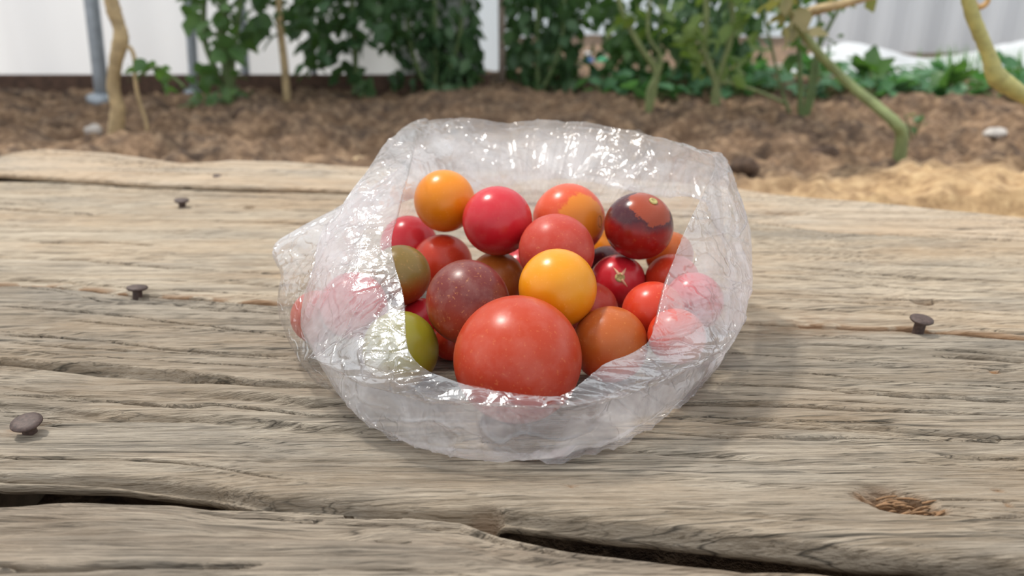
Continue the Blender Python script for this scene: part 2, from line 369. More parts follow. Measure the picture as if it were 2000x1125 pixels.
# bearers below the planks, along the two nail rows
W_E = plain('bearer_wood', (.2, .15, .1), .85, 0, 120, .4)
for px, lab in ((-20, 'dark bearer beam under the planks below the left nails'), (1790, 'dark bearer beam under the planks below the right nail')):
    q = onz(px, 640, TOP); b = MB(); b.box((q.x, .33, (TOP - .030) / 2), (.045, .50, TOP - .030)); tag(b.build('bearer_beam', W_E, None, False), lab, 'beam')

# ------------------------------------------------------------------ nails
RU = plain('rusty_nail', (.070, .044, .037), .6, .1, 900, .45, .0002)
def nail(px, py, hz, hr, tilt, az, sr, lab, zt=0):
    hp = onz(px, py, TOP + hz + zt); n = empty('nail', (hp.x, hp.y, TOP + zt), lab, 'nail', None)
    Mx = Matrix.Translation(hp) @ Matrix.Rotation(az, 4, 'Z') @ Matrix.Rotation(tilt, 4, 'X')
    h = MB(); h.lathe([(hr * .35, -.0014), (hr * .9, -.0004), (hr, .0001), (hr * .97, .0006), (hr * .7, .0010), (hr * .3, .00115)], 28, Mx); h.build('nail_head', RU, n)
    s_ = MB(); bt = Mx @ Vector((0, 0, -.0008)); tip = bt + (Mx.to_3x3() @ Vector((0, 0, -1))) * (hz + .012)
    s_.tube([bt, (bt + tip) / 2, tip], [sr, sr, sr * .8], 14); s_.build('shank', RU, n)
nail(52, 826, .0030, .0046, math.radians(9), .3, .0021, 'large flat rusty nail head in the second plank, near the left edge')
nail(268, 563, .0030, .0046, math.radians(8), 2.5, .0021, 'rusty nail leaning in the orange split left of the bag')
nail(355, 392, .0042, .0046, math.radians(6), 1.0, .0022, 'rusty nail standing out of the pale plank beside its dark far edge')
nail(426, 345, .0012, .0038, math.radians(14), 1.5, .0020, 'small sunken nail in the farthest plank', .002)
nail(1800, 625, .0056, .0045, math.radians(5), .2, .0022, 'tall rusty nail standing alone right of the bag')

# ------------------------------------------------------------------ tomatoes
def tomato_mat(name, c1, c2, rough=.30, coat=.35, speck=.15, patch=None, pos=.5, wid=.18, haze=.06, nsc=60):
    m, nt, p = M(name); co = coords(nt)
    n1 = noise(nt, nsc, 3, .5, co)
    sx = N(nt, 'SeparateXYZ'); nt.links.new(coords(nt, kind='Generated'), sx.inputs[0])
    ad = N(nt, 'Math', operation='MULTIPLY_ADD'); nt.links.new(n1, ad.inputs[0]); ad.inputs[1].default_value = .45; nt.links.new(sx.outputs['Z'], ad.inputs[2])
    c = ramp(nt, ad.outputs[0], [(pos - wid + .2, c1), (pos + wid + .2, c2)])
    n2 = noise(nt, 900, 2, .5, co)
    c = mix(nt, ramp(nt, n2, [(.62, (0, 0, 0)), (.72, (speck,) * 3)]), c, (.95, .45, .15))
    n3 = noise(nt, 130, 4, .6, co); c = mix(nt, ramp(nt, n3, [(.45, (0, 0, 0)), (.8, (haze * .7,) * 3)]), c, (.9, .75, .66))
    if patch:
        pc, pd, pr, cc = patch
        g = N(nt, 'TexCoord'); vm = N(nt, 'VectorMath', operation='NORMALIZE'); nt.links.new(g.outputs['Object'], vm.inputs[0])
        dt = N(nt, 'VectorMath', operation='DOT_PRODUCT'); nt.links.new(vm.outputs[0], dt.inputs[0]); dt.inputs[1].default_value = Vector(pd).normalized()
        aa = N(nt, 'Math', operation='MULTIPLY_ADD'); nn = noise(nt, 220, 6, .75, co); nt.links.new(nn, aa.inputs[0]); aa.inputs[1].default_value = .45; nt.links.new(dt.outputs['Value'], aa.inputs[2])
        c = mix(nt, ramp(nt, aa.outputs[0], [(pr + .14, (0, 0, 0)), (pr + .32, (cc,) * 3)]), c, pc)
    nt.links.new(c, p.inputs['Base Color'])
    p.inputs['Roughness'].default_value = rough; p.inputs['Coat Weight'].default_value = coat * .4; p.inputs['Coat Roughness'].default_value = .24; p.inputs['Specular IOR Level'].default_value = .28
    p.inputs['Subsurface Weight'].default_value = .22; p.inputs['Subsurface Scale'].default_value = .003; p.inputs['Subsurface Radius'].default_value = (1, .35, .15)
    bump(nt, p, n2, .06, .0003)
    return m
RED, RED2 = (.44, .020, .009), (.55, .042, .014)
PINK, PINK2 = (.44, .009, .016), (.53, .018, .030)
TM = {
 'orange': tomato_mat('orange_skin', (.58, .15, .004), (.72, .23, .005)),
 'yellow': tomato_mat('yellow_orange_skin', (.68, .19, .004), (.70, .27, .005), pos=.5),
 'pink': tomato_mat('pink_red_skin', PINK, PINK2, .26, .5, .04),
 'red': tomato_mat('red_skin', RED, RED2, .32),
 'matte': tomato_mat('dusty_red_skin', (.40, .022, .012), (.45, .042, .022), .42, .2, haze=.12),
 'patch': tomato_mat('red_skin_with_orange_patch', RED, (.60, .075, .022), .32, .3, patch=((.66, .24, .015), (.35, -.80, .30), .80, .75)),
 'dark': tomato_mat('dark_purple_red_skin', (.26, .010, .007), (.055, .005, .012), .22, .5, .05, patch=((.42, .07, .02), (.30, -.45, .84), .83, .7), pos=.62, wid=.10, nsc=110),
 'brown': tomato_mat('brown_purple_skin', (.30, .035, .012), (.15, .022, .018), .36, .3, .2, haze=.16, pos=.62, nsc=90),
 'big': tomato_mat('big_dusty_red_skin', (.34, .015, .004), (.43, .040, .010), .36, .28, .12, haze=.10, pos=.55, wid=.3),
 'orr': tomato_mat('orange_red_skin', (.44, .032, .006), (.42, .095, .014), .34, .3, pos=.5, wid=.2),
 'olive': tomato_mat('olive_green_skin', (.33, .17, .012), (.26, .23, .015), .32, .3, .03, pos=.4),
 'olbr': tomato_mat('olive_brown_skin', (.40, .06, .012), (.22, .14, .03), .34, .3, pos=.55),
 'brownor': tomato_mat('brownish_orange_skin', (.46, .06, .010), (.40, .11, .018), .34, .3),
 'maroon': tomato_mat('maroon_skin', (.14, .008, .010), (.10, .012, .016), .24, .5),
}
# name, x, y, z, r (mm, above the plank), skin, label
TT = [
 ('orangeTL', -28.5, 304.6, 46.2, 13.0, 'orange', 'orange tomato at the top left of the pile'),
 ('pink', -5.8, 286.9, 42.7, 14.0, 'pink', 'glossy pinkish red tomato touching the orange one at the top of the pile'),
 ('patch', 24.0, 299.7, 39.3, 15.3, 'patch', 'large red tomato with orange patch and dark dimple at the back of the pile'),
 ('dark', 50.6, 282.5, 42.0, 13.6, 'dark', 'glossy dark purple tomato at the top right of the pile'),
 ('matte', 17.0, 267.4, 36.6, 14.3, 'matte', 'dusty red tomato directly behind the yellow one'),
 ('yellow', 15.8, 237.0, 33.6, 13.5, 'yellow', 'yellow orange tomato in the middle, resting on the biggest tomato'),
 ('brownpurple', -15.5, 239.4, 27.4, 15.0, 'brown', 'brownish purple dusty tomato left of the yellow one'),
 ('big', 1.8, 209.6, 20.4, 20.4, 'big', 'biggest red tomato, at the front of the bag'),
 ('orr', 33.9, 229.9, 15.6, 13.2, 'orr', 'orange red tomato at the front right of the biggest one'),
 ('olive', -38.6, 230.1, 13.5, 13.2, 'olive', 'olive green tomato at the front left'),
 ('scar', 43.3, 282.5, 18.0, 11.4, 'pink', 'red tomato with a pale star-shaped stem scar'),
 ('redlow', 51.2, 246.0, 20.7, 11.3, 'red', 'red tomato half behind the film, right of the scarred one'),
 ('redr', 65.0, 280.0, 19.9, 10.7, 'red', 'red tomato below the dark purple one at the right'),
 ('redl', -30.3, 300.2, 19.3, 13.2, 'red', 'red tomato directly below the orange one'),
 ('redbl', -46.8, 320.4, 21.2, 13.2, 'pink', 'red tomato behind the film at the back left of the pile'),
 ('brownor', -6.4, 288.2, 16.6, 12.0, 'brownor', 'brownish orange tomato peeping out behind the brown purple one'),
 ('olivebr', -42.3, 261.8, 28.9, 11.4, 'olbr', 'olive and brown tomato above the green one at the left'),
 ('smallred', -35.4, 261.5, 9.4, 9.4, 'pink', 'small red tomato low behind the olive green one'),
 ('pinkr', 30.5, 265.0, 13.3, 11.1, 'matte', 'dull pink tomato squeezed right of the yellow one'),
 ('maroon', 42.2, 304.8, 14.2, 11.4, 'maroon', 'maroon tomato deep under the dark purple one'),
 ('orangebit', 42.7, 326.6, 16.1, 10.7, 'orange', 'orange tomato glimpsed between the patched and the purple one'),
 ('redbit', 4.6, 308.1, 11.5, 11.5, 'pink', 'red tomato glimpsed low under the pinkish and dusty ones'),
 ('leftout', -73.4, 254.3, 15.0, 9.9, 'matte', 'pale red tomato behind the film at the far left of the bag'),
 ('leftin', -56.7, 244.1, 23.9, 12.1, 'pink', 'pinkish red tomato behind the folded film above left of the green one'),
 ('rightpink', 69.2, 258.9, 19.4, 11.0, 'pink', 'pinkish red tomato behind the folded film at the far right'),
 ('rightlow', 55.6, 225.8, 20.5, 9.6, 'red', 'small red tomato behind the film right of the orange red one'),
 ('orsliver', 67.5, 299.8, 23.8, 10.1, 'orr', 'orange red tomato showing a sliver right of the dark purple one'),
 ('lowred', -22.5, 250.0, 7.7, 7.9, 'red', 'small red tomato low between the olive green and biggest ones'),
]
nu, nv = 64, 33
TOMS = {}
GR = plain('dried_stem_scar', (.42, .36, .14), .8, 0, 900, .5)
BK = plain('dark_dimple', (.05, .025, .012), .8, 0, 900, .4)
for k, (nm, x, y, z, r, sk, lab) in enumerate(TT):
    rg = np.random.default_rng(100 + k); r /= 1000
    th = np.linspace(0, np.pi, nv)[None, :]; ph = np.linspace(0, 2 * np.pi, nu, endpoint=False)[:, None]
    R = np.ones((nu, nv)) * (1 + .010 * np.cos(2 * ph + rg.uniform(0, 6)) * np.sin(th) + .012 * np.cos(3 * th + rg.uniform(0, 2)) * np.sin(th) - .045 * np.exp(-(th / .20) ** 2) - .010 * np.exp(-((np.pi - th) / .25) ** 2))
    V = np.stack([R * np.sin(th) * np.cos(ph), R * np.sin(th) * np.sin(ph), R * np.cos(th) * rg.uniform(.97, 1.01)], -1) * r
    # stem axis of each fruit
    ax = {'scar': (-.05, -.86, .52), 'dark': (.32, -.35, .88), 'patch': (.80, -.55, .12), 'big': (.1, .3, -.95)}.get(nm)
    ax = Vector(ax).normalized() if ax else Vector((rg.normal(0, .4), .7 + rg.normal(0, .2), -.6 + rg.normal(0, .4))).normalized()
    Q = np.array(ax.to_track_quat('Z', 'Y').to_matrix())
    V = V.reshape(-1, 3) @ Q.T
    me = mesh('tomato', V, gridfaces(nu, nv, True)[:, ::-1])
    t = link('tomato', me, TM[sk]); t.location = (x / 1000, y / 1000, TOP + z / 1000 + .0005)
    tag(t, lab, 'tomato'); TOMS[nm] = t
    if nm in ('scar', 'dark', 'patch'):
        Mx = ax.to_track_quat('Z', 'Y').to_matrix().to_4x4(); b = MB(); top = r * .955
        s_ = {'scar': .0017, 'dark': .0015, 'patch': .0016}[nm]
        if nm == 'patch': b.lathe([(s_ * 1.3, top - .0003), (s_ * 1.2, top + .0002), (s_ * .6, top - .0002), (.0001, top - .0006)], 18, Mx @ Matrix.Diagonal((.75, 1.3, 1, 1)))
        else: b.lathe([(s_ * 1.2, top - .0004), (s_ * 1.15, top + .0003), (s_ * .75, top + .0006), (s_ * .5, top + .0002), (s_ * .15, top + .0001)], 18, Mx)
        o = b.build('stem_scar', BK if nm == 'patch' else GR, t)
        if nm == 'scar':
            cb = MB()
            for a_ in (2.0, 5.3, .9):
                pts = []
                for q_ in np.linspace(.10, .42, 5): pts.append(Mx @ Vector((r * math.sin(q_) * math.cos(a_ + q_ * .3), r * math.sin(q_) * math.sin(a_ + q_ * .3), r * math.cos(q_) * .985 + .0)))
                cb.tube(pts, [.0006, .0006, .0005, .0003, .0001], 6)
            cb.build('skin_crack', plain('pale_skin_crack', (.72, .42, .26), .7), t)

# ------------------------------------------------------------------ plastic bag
def z_(v): return TOP + v / 1000
NS = 17
ANG = np.radians([0, 18, 36, 52, 65, 85, 103, 122, 140, 160, 185, 208, 228, 248, 268, 290, 325])
Cpx = [(1000, 238, 70), (1130, 238, 70), (1250, 258, 69), (1350, 292, 69), (1397, 318, 68), (1342, 440, 56), (1300, 555, 42), (1265, 668, 30), (1180, 712, 28), (1100, 768, 24),
       (985, 764, 24), (868, 738, 25), (800, 690, 30), (788, 575, 40), (765, 470, 50), (798, 330, 65), (832, 239, 72)]
Rpx = [None, None, None, (1392, 322, 60), (1424, 372, 50), (1462, 440, 42), (1465, 560, 30), (1435, 655, 20), (1362, 745, 12), (1210, 852, 7), (1020, 896, 4), (840, 876, 5), (706, 812, 9), (636, 716, 16), (592, 600, 28), (648, 445, 46), (745, 335, 60)]
cen = Vector((0, .27, TOP))
C = [onz(a, b, z_(c)) for a, b, c in Cpx]
outw = [Vector((math.sin(a), math.cos(a), 0)) for a in ANG]
R4 = [(C[i] + outw[i] * .010 + Vector((0, 0, -.016))) if Rpx[i] is None else onz(Rpx[i][0], Rpx[i][1], z_(Rpx[i][2])) for i in range(NS)]
R2 = [Vector((.087 * math.sin(a), .27 + .084 * math.cos(a), TOP + .018)) for a in ANG]
for i in (13, 14, 15): R2[i].x = min(R2[i].x, -.0865 if i == 14 else R2[i].x)
R2[14] = onz(548, 600, z_(17)); R2[13] = onz(592, 705, z_(10))
R1 = [cen + (q - cen) * .88 for q in R2]
for q in R1: q.z = TOP + .0012
R0 = [cen + (q - cen) * .02 for q in R1]
for q in R0: q.z = TOP + .0010
Mi = []; S = []
for i in range(NS):
    a, b = R2[i], C[i]; hgt = b.z - a.z
    # the film follows the pile outwards first, then leans in to the opening
    s0 = a.lerp(b, .33) + outw[i] * .005; s0.z = a.z + hgt * .38
    m0 = a.lerp(b, .70) + outw[i] * .006; m0.z = a.z + hgt * .78
    S.append(s0); Mi.append(m0)
S[15] = onz(560, 468, z_(36)); S[16] = onz(640, 403, z_(42)); S[14] = onz(556, 545, z_(28))
for i, (sx, sy, sz, mx_, my_, mz) in {0: (0, .337, 34, 0, .340, 50), 1: (.024, .335, 34, .025, .337, 49), 2: (.046, .327, 34, .047, .326, 50), 16: (-.040, .335, 34, -.040, .334, 54)}.items():
    S[i] = Vector((sx, sy, z_(sz))); Mi[i] = Vector((mx_, my_, z_(mz)))
K = []; R5 = []; R6 = []; R7 = []; R8 = []
for i in range(NS):
    c, r = C[i], R4[i]; wdt = (r - c).length; k = c.lerp(r, .45) + Vector((0, 0, .16 * wdt)) + outw[i] * (.05 * wdt)
    if i in (0, 1, 2, 16): k = c.lerp(r, .4) + outw[i] * .003
    K.append(k)
    inn = -outw[i]
    q = r + inn * .006; q.z = max(TOP + .0016, r.z - .014); R5.append(q)
    q = c.lerp(r, .72); q.z = max(TOP + .003, q.z - .016); R6.append(q)
    q = c.lerp(r, .30); q.z = max(TOP + .004, q.z - .006); R7.append(q)
    q = c.lerp(r, .70) + Vector((0, 0, .05 * wdt)); q.z = max(TOP + .005, q.z - .002); R8.append(q)
rings = [R0, R1, R2, S, Mi, C, K, R4, R5, R6]
segs = [8, 12, 26, 40, 44, 48, 44, 30, 26]
amps_r = [0, .05, .6, .8, .8, .35, .9, .6, .8, 1.2]
NU = 1000
A = np.array([[list(p) for p in r] for r in rings])       # ring, station, 3
def crp(P, n):                                             # periodic Catmull-Rom along axis 0 -> n samples
    m_ = len(P); t = np.linspace(0, m_, n, endpoint=False); i = t.astype(int); f = (t - i)[:, None]
    p0, p1, p2, p3 = P[(i - 1) % m_], P[i % m_], P[(i + 1) % m_], P[(i + 2) % m_]
    return .5 * (2 * p1 + (p2 - p0) * f + (2 * p0 - 5 * p1 + 4 * p2 - p3) * f ** 2 + (3 * p1 - p0 - 3 * p2 + p3) * f ** 3)
B = np.array([crp(A[k], NU) for k in range(len(rings))])  # ring, NU, 3
rowsP = []; ra = []
for k in range(len(rings) - 1):
    p0 = B[max(k - 1, 0)]; p1 = B[k]; p2 = B[k + 1]; p3 = B[min(k + 2, len(rings) - 1)]
    for j in range(segs[k]):
        f = j / segs[k]
        cr = .5 * (2 * p1 + (p2 - p0) * f + (2 * p0 - 5 * p1 + 4 * p2 - p3) * f ** 2 + (3 * p1 - p0 - 3 * p2 + p3) * f ** 3)
        lin = p1 * (1 - f) + p2 * f
        rowsP.append(.65 * cr + .35 * lin); ra.append(amps_r[k] * (1 - f) + amps_r[k + 1] * f)
rowsP.append(B[-1]); ra.append(amps_r[-1])
P = np.array(rowsP).transpose(1, 0, 2)                     # NU, NV, 3
NV = P.shape[1]; ra = np.array(ra)
du = np.roll(P, -1, 0) - np.roll(P, 1, 0); dvv = np.gradient(P, axis=1)
nrm = np.cross(du, dvv); nrm /= np.linalg.norm(nrm, axis=2, keepdims=True) + 1e-12
sl_ = np.concatenate([[0], np.cumsum(np.linalg.norm(np.diff(P, axis=1), axis=2).mean(0))])
U = np.repeat((np.arange(NU) / NU)[:, None], NV, 1); Vv = np.repeat(sl_[None, :], NU, 0)
wU = .010 * (vnoise(U * 30, Vv * 60, 201, 30) - .5); wV = .006 * (vnoise(U * 36 + 0, Vv * 70, 202, 36) - .5)
def fct(cu, cv, seed, shear=0):
    return facet((U + wU) * cu, (Vv + wV) * cv + shear * np.sin(2 * np.pi * U * 3), seed, cu)
D = .0026 * fct(20, 38, 301, .6) + .0013 * fct(46, 85, 302, 1.1) + .0004 * fct(110, 190, 303, 2)
side = .45 + .55 * np.clip(-np.cos(2 * np.pi * (U - .5)) * 1.2 + .2 + np.exp(-((U - .86) / .09) ** 2), 0, 1)
D = D * side * (1 + 1.5 * np.exp(-((((U + .5) % 1) - .56) / .10) ** 2) * (Vv < sl_[160]))
for q_, (cu, cv, sd, am, wd_) in enumerate(((16, 26, 401, .0012, .05), (34, 60, 402, .0008, .06), (60, 16, 403, .0009, .07))):      # sharp raised creases
    f_ = facet((U + wU * 1.5) * cu, (Vv + wV * 1.5) * cv, sd, cu); D += am * np.clip(1 - np.abs(f_) / wd_, 0, 1) * sstep(.35, .65, vnoise(U * 20, Vv * 40, sd + 9, 20))
D += .0010 * facet((U + wU) * 90 + 4 * np.sin(2 * np.pi * U * 2), (Vv) * 28, 305, 90)     # long folds running up to the opening
P = P + nrm * (D * ra[None, :])[:, :, None]
P[:, :, 2] = np.maximum(P[:, :, 2], TOP + .0006 + .0004 * np.random.default_rng(3).random(P.shape[:2]))
# keep the film off the fruit
for (nm, x, y, z, r, sk, lab) in TT:
    c0 = np.array([x / 1000, y / 1000, z_(z)]); d_ = P - c0; L2 = np.linalg.norm(d_, axis=2); rr = r / 1000 + .0006
    kk = (L2 < rr) & (P[:, :, 2] > TOP + .004)
    P = np.where(kk[:, :, None], c0 + d_ / np.maximum(L2, 1e-6)[:, :, None] * rr, P)
me = mesh('plastic_bag', P.reshape(-1, 3), gridfaces(NU, NV, True))
hz = np.interp(np.arange(NV), [0, 46, 86, 130, 158, 190, 222, NV], [.12, .16, .18, .25, .45, 1.15, 1.3, 1.1])
hz_ = np.repeat(hz[None, :], NU, 0); hz_ = hz_ * (1 - .55 * np.exp(-((np.arange(NU) / NU - .60) / .10) ** 2)[:, None] * (np.arange(NV) < 165)[None, :])
uu = np.arange(NU) / NU; uu = np.minimum(uu, 1 - uu)
hz_ = hz_ + 1.5 * np.exp(-(uu / .16) ** 4)[:, None] * (sstep(26, 50, np.arange(NV)) * sstep(128, 92, np.arange(NV)))[None, :]
at = me.attributes.new('milk', 'FLOAT', 'POINT'); at.data.foreach_set('value', hz_.astype(np.float32).ravel())
m, nt, p = M('clear_plastic_film'); nt.nodes.remove(p)
out = [n for n in nt.nodes if n.type == 'OUTPUT_MATERIAL'][0]
tr = N(nt, 'BsdfTransparent'); tr.inputs[0].default_value = (1, 1, 1, 1)
df = N(nt, 'BsdfDiffuse'); df.inputs[0].default_value = (.95, .95, .98, 1)
tl = N(nt, 'BsdfTranslucent'); tl.inputs[0].default_value = (.95, .95, .98, 1)
gl = N(nt, 'BsdfGlossy'); gl.inputs['Roughness'].default_value = .15
co = coords(nt); b0 = noise(nt, 200, 3, .6, co, .8)
def vor(sc, feat, k):
    dn = N(nt, 'TexNoise'); dn.inputs['Scale'].default_value = 60; dn.inputs['Detail'].default_value = 2; nt.links.new(co, dn.inputs['Vector'])
    va = N(nt, 'VectorMath', operation='MULTIPLY_ADD'); nt.links.new(dn.outputs['Color'], va.inputs[0]); va.inputs[1].default_value = (k, k, k); nt.links.new(co, va.inputs[2])
    v_ = N(nt, 'TexVoronoi', feature=feat); v_.inputs['Scale'].default_value = sc; nt.links.new(va.outputs[0], v_.inputs['Vector']); return v_.outputs['Distance']
e1 = ramp(nt, vor(38, 'DISTANCE_TO_EDGE', .035), [(0, (1, 1, 1)), (.035, (0, 0, 0))])
f1 = vor(64, 'F1', .03); f2 = vor(24, 'F1', .04)
def ma(a_, k_, b_):
    q_ = N(nt, 'Math', operation='MULTIPLY_ADD'); nt.links.new(a_, q_.inputs[0]); q_.inputs[1].default_value = k_
    if b_ is None: q_.inputs[2].default_value = 0
    else: nt.links.new(b_, q_.inputs[2])
    return q_.outputs[0]
b1 = ma(e1, .5, ma(f1, 1.2, ma(f2, 3.2, ma(b0, .7, None))))
bp = N(nt, 'Bump'); bp.inputs['Strength'].default_value = .8; bp.inputs['Distance'].default_value = .0010; nt.links.new(b1, bp.inputs['Height'])
for s_ in (gl,): nt.links.new(bp.outputs[0], s_.inputs['Normal'])
mx = N(nt, 'MixShader'); mx.inputs[0].default_value = .5; nt.links.new(df.outputs[0], mx.inputs[1]); nt.links.new(tl.outputs[0], mx.inputs[2])
at = N(nt, 'Attribute', attribute_name='milk'); ml = N(nt, 'Math', operation='MULTIPLY'); nt.links.new(ma(ramp(nt, noise(nt, 45, 4, .6, co, .6), [(.35, (.45,) * 3), (.65, (1.25,) * 3)]), 1, None), ml.inputs[0]); ml2 = N(nt, 'Math', operation='MULTIPLY'); nt.links.new(at.outputs['Fac'], ml2.inputs[0]); ml2.inputs[1].default_value = .34; nt.links.new(ml2.outputs[0], ml.inputs[1])
m1 = N(nt, 'MixShader'); nt.links.new(ml.outputs[0], m1.inputs[0]); nt.links.new(tr.outputs[0], m1.inputs[1]); nt.links.new(mx.outputs[0], m1.inputs[2])
fr = N(nt, 'Fresnel'); fr.inputs['IOR'].default_value = 1.5; nt.links.new(bp.outputs[0], fr.inputs['Normal'])
fm = N(nt, 'Math', operation='MULTIPLY'); nt.links.new(fr.outputs[0], fm.inputs[0]); fm.inputs[1].default_value = 1.05; fc = N(nt, 'Math', operation='MINIMUM'); nt.links.new(fm.outputs[0], fc.inputs[0]); fc.inputs[1].default_value = .34
m2 = N(nt, 'MixShader'); nt.links.new(fc.outputs[0], m2.inputs[0]); nt.links.new(m1.outputs[0], m2.inputs[1]); nt.links.new(gl.outputs[0], m2.inputs[2])
nt.links.new(m2.outputs[0], out.inputs['Surface'])
FILM = m
bag = link('plastic_bag', me, FILM)
tag(bag, 'clear crinkled plastic bag with rolled-down rim, full of tomatoes, on the planks', 'plastic bag')

# ------------------------------------------------------------------ greenhouse walls
def leaf_mat(name, col, col2):
    m, nt, p = M(name); nt.nodes.remove(p); out = [n for n in nt.nodes if n.type == 'OUTPUT_MATERIAL'][0]
    c = ramp(nt, noise(nt, 14, 3, .6, coords(nt)), [(.35, col), (.65, col2)])
    pr = N(nt, 'BsdfPrincipled'); pr.inputs['Roughness'].default_value = .5; nt.links.new(c, pr.inputs['Base Color'])
    t = N(nt, 'BsdfTranslucent'); c2 = mix(nt, 1.0, c, (1.5, 1.7, .7), 'MULTIPLY'); nt.links.new(c2, t.inputs[0])
    x = N(nt, 'MixShader'); x.inputs[0].default_value = .3; nt.links.new(pr.outputs[0], x.inputs[1]); nt.links.new(t.outputs[0], x.inputs[2]); nt.links.new(x.outputs[0], out.inputs[0])
    return m
def film_mat(name, col, k=.5):
    m, nt, p = M(name); nt.nodes.remove(p); out = [n for n in nt.nodes if n.type == 'OUTPUT_MATERIAL'][0]
    c = ramp(nt, noise(nt, 1, 3, .5, coords(nt, (9, 9, .8))), [(.3, tuple(x * .9 for x in col)), (.6, col)])
    d = N(nt, 'BsdfDiffuse'); t = N(nt, 'BsdfTranslucent'); nt.links.new(c, d.inputs[0]); nt.links.new(c, t.inputs[0])
    x = N(nt, 'MixShader'); x.inputs[0].default_value = k; nt.links.new(d.outputs[0], x.inputs[1]); nt.links.new(t.outputs[0], x.inputs[2]); nt.links.new(x.outputs[0], out.inputs[0])
    return m
def sheet(name, x0, x1, y0, y1, z0, z1, nx, fold, mat, sharp=False):
    xs = np.linspace(0, 1, nx); zs = np.linspace(z0, z1, 12)
    Xs = x0 + (x1 - x0) * xs; Ys = y0 + (y1 - y0) * xs
    if sharp: off = fold * (2 * np.abs((xs * abs(x1 - x0) / .115) % 1 - .5) - .5).clip(-.3, .3)
    else: off = fold * (vnoise(xs * abs(x1 - x0) * 9, 0 * xs, 91) - .5)
    V = np.stack([np.repeat(Xs[:, None], 12, 1), np.repeat((Ys + off)[:, None], 12, 1), np.repeat(zs[None, :], nx, 0)], -1)
    V2 = V.copy(); V2[:, :, 1] += .004
    Fa = gridfaces(nx, 12); V = np.concatenate([V.reshape(-1, 3)])
    return tag(link(name, mesh(name, V, Fa), mat), kind='structure')
WF = film_mat('white_greenhouse_film', (.97, .975, .98), .65)
sheet('wall_back', -2.6, -.075, 1.60, 1.62, -.02, 1.5, 220, .05, WF)
sheet('wall_end', -.55, -.005, 2.0, 2.0, -.02, 1.5, 60, .03, film_mat('pale_blue_end_film', (.84, .91, .97), .65))
sheet('wall_far', -.9, 2.2, 3.6, 3.6, -.02, 1.5, 120, .05, film_mat('pale_blue_film', (.80, .89, .96), .6))
sheet('wall_left', -2.6, -2.6, -1.5, 1.60, -.02, 1.5, 60, .0, WF)
sheet('wall_right', 1.02, 3.6, 2.62, 2.35, -.02, 1.5, 700, .022, film_mat('corrugated_panel', (.66, .68, .71), .55), True)
BR = plain('base_board', (.085, .048, .032), .85, 0, 60, .4)
b = MB(); b.box((-1.32, 1.575, .012), (2.55, .012, .05)); tag(b.build('baseboard_back', BR, None, False), kind='structure')
SE = plain('galvanised_steel', (.34, .38, .42), .45, .5, 60, .15)
def post(x0, y0, x1, y1, r, lab, Y=None):
    a = onz(x0, y0, 0); q = aty(x1, y1, a.y); d = (q - a) / (q.z - a.z); e = a + d * 1.45
    n = empty('steel_post', a, lab, 'post'); b = MB(); b.tube([a - Vector((0, 0, .04)), a.lerp(e, .5), e], r, 16); b.build('pole', SE, n)
    b = MB(); b.lathe([(r * 1.9, -.02), (r * 1.9, .006), (r * 1.2, .010)], 18, Matrix.Translation((a.x, a.y, 0))); b.build('foot', SE, n)
post(197, 192, 176, 0, .0135, 'thick grey steel post in front of the white film, left of the knobbly stem')
post(378, 182, 366, 0, .010, 'grey steel post left of the thin green stems')
post(480, 180, 468, 0, .0085, 'third steel post from the left, in front of white film')
post(616, 180, 602, 0, .007, 'thin steel post below the leaves, right of the upright plant stem')
# pole at the gap between the hedges
a = onz(981, 175, 0); b = MB(); b.tube([a, a + Vector((.0, 0, .7)), a + Vector((0, 0, 1.4))], .0075, 12)
tag(b.build('wooden_stake', plain('stake_wood', (.42, .33, .27), .8, 0, 80, .3)), 'pale brown stake beside the bright gap between the two hedges', 'stake')
# crates seen through the leaves
for px, col, lab in ((1148, (.05, .16, .42), 'blue container glimpsed between the leaves'), (1176, (.05, .42, .2), 'green container glimpsed between the leaves')):
    a = aty(px, 133, 2.3); b = MB(); b.lathe([(.017, -.03), (.019, 0), (.019, .022), (.014, .030), (.009, .034)], 20, Matrix.Translation((a.x, a.y, a.z)))
    e = empty('plastic_container', (a.x, a.y, a.z - .03), lab, 'container'); b.build('body', plain('container_' + lab[:4].strip(), col, .4), e)
    b = MB(); b.lathe([(.010, .034), (.010, .044), (.009, .046)], 16, Matrix.Translation((a.x, a.y, a.z))); b.build('cap', plain('cap_white', (.8, .8, .8), .4), e)
a = aty(1162, 138, 2.3); b = MB(); zz = a.z - .033
b.box((a.x, 2.3, zz / 2), (.30, .12, zz)); tag(b.build('low_ledge', plain('ledge_wood', (.25, .13, .08), .8, 0, 40, .3), None, False), 'brown ledge carrying the two containers', 'ledge')

# ------------------------------------------------------------------ plants
LG = [leaf_mat('leaf_dark_green', (.045, .105, .045), (.085, .165, .065)), leaf_mat('leaf_green', (.065, .145, .045), (.12, .22, .07)),
      leaf_mat('leaf_yellow_green', (.11, .19, .045), (.20, .27, .07)), leaf_mat('leaf_seedling', (.060, .17, .075), (.12, .27, .13)), leaf_mat('leaf_dry', (.16, .17, .07), (.30, .25, .13))]
ST_TAN = plain('dry_tan_stem', (.44, .33, .18), .8, 0, 70, .3, .002)
ST_GRN = plain('green_stem', (.10, .15, .05), .6, 0, 70, .3, .001)
ST_PALE = plain('pale_green_stem', (.21, .25, .10), .6, 0, 50, .3, .001)
LT = []                                                    # leaf outline grid: along x (length 1), across y
for i, (xx, ww) in enumerate([(0, .02), (.12, .20), (.3, .36), (.5, .38), (.72, .27), (.9, .12), (1, .01)]):
    for s_ in (-1, 0, 1): LT.append((xx, s_ * ww * (1.0 if i % 2 else .84), (0 if s_ else -.07) - .28 * xx * xx))
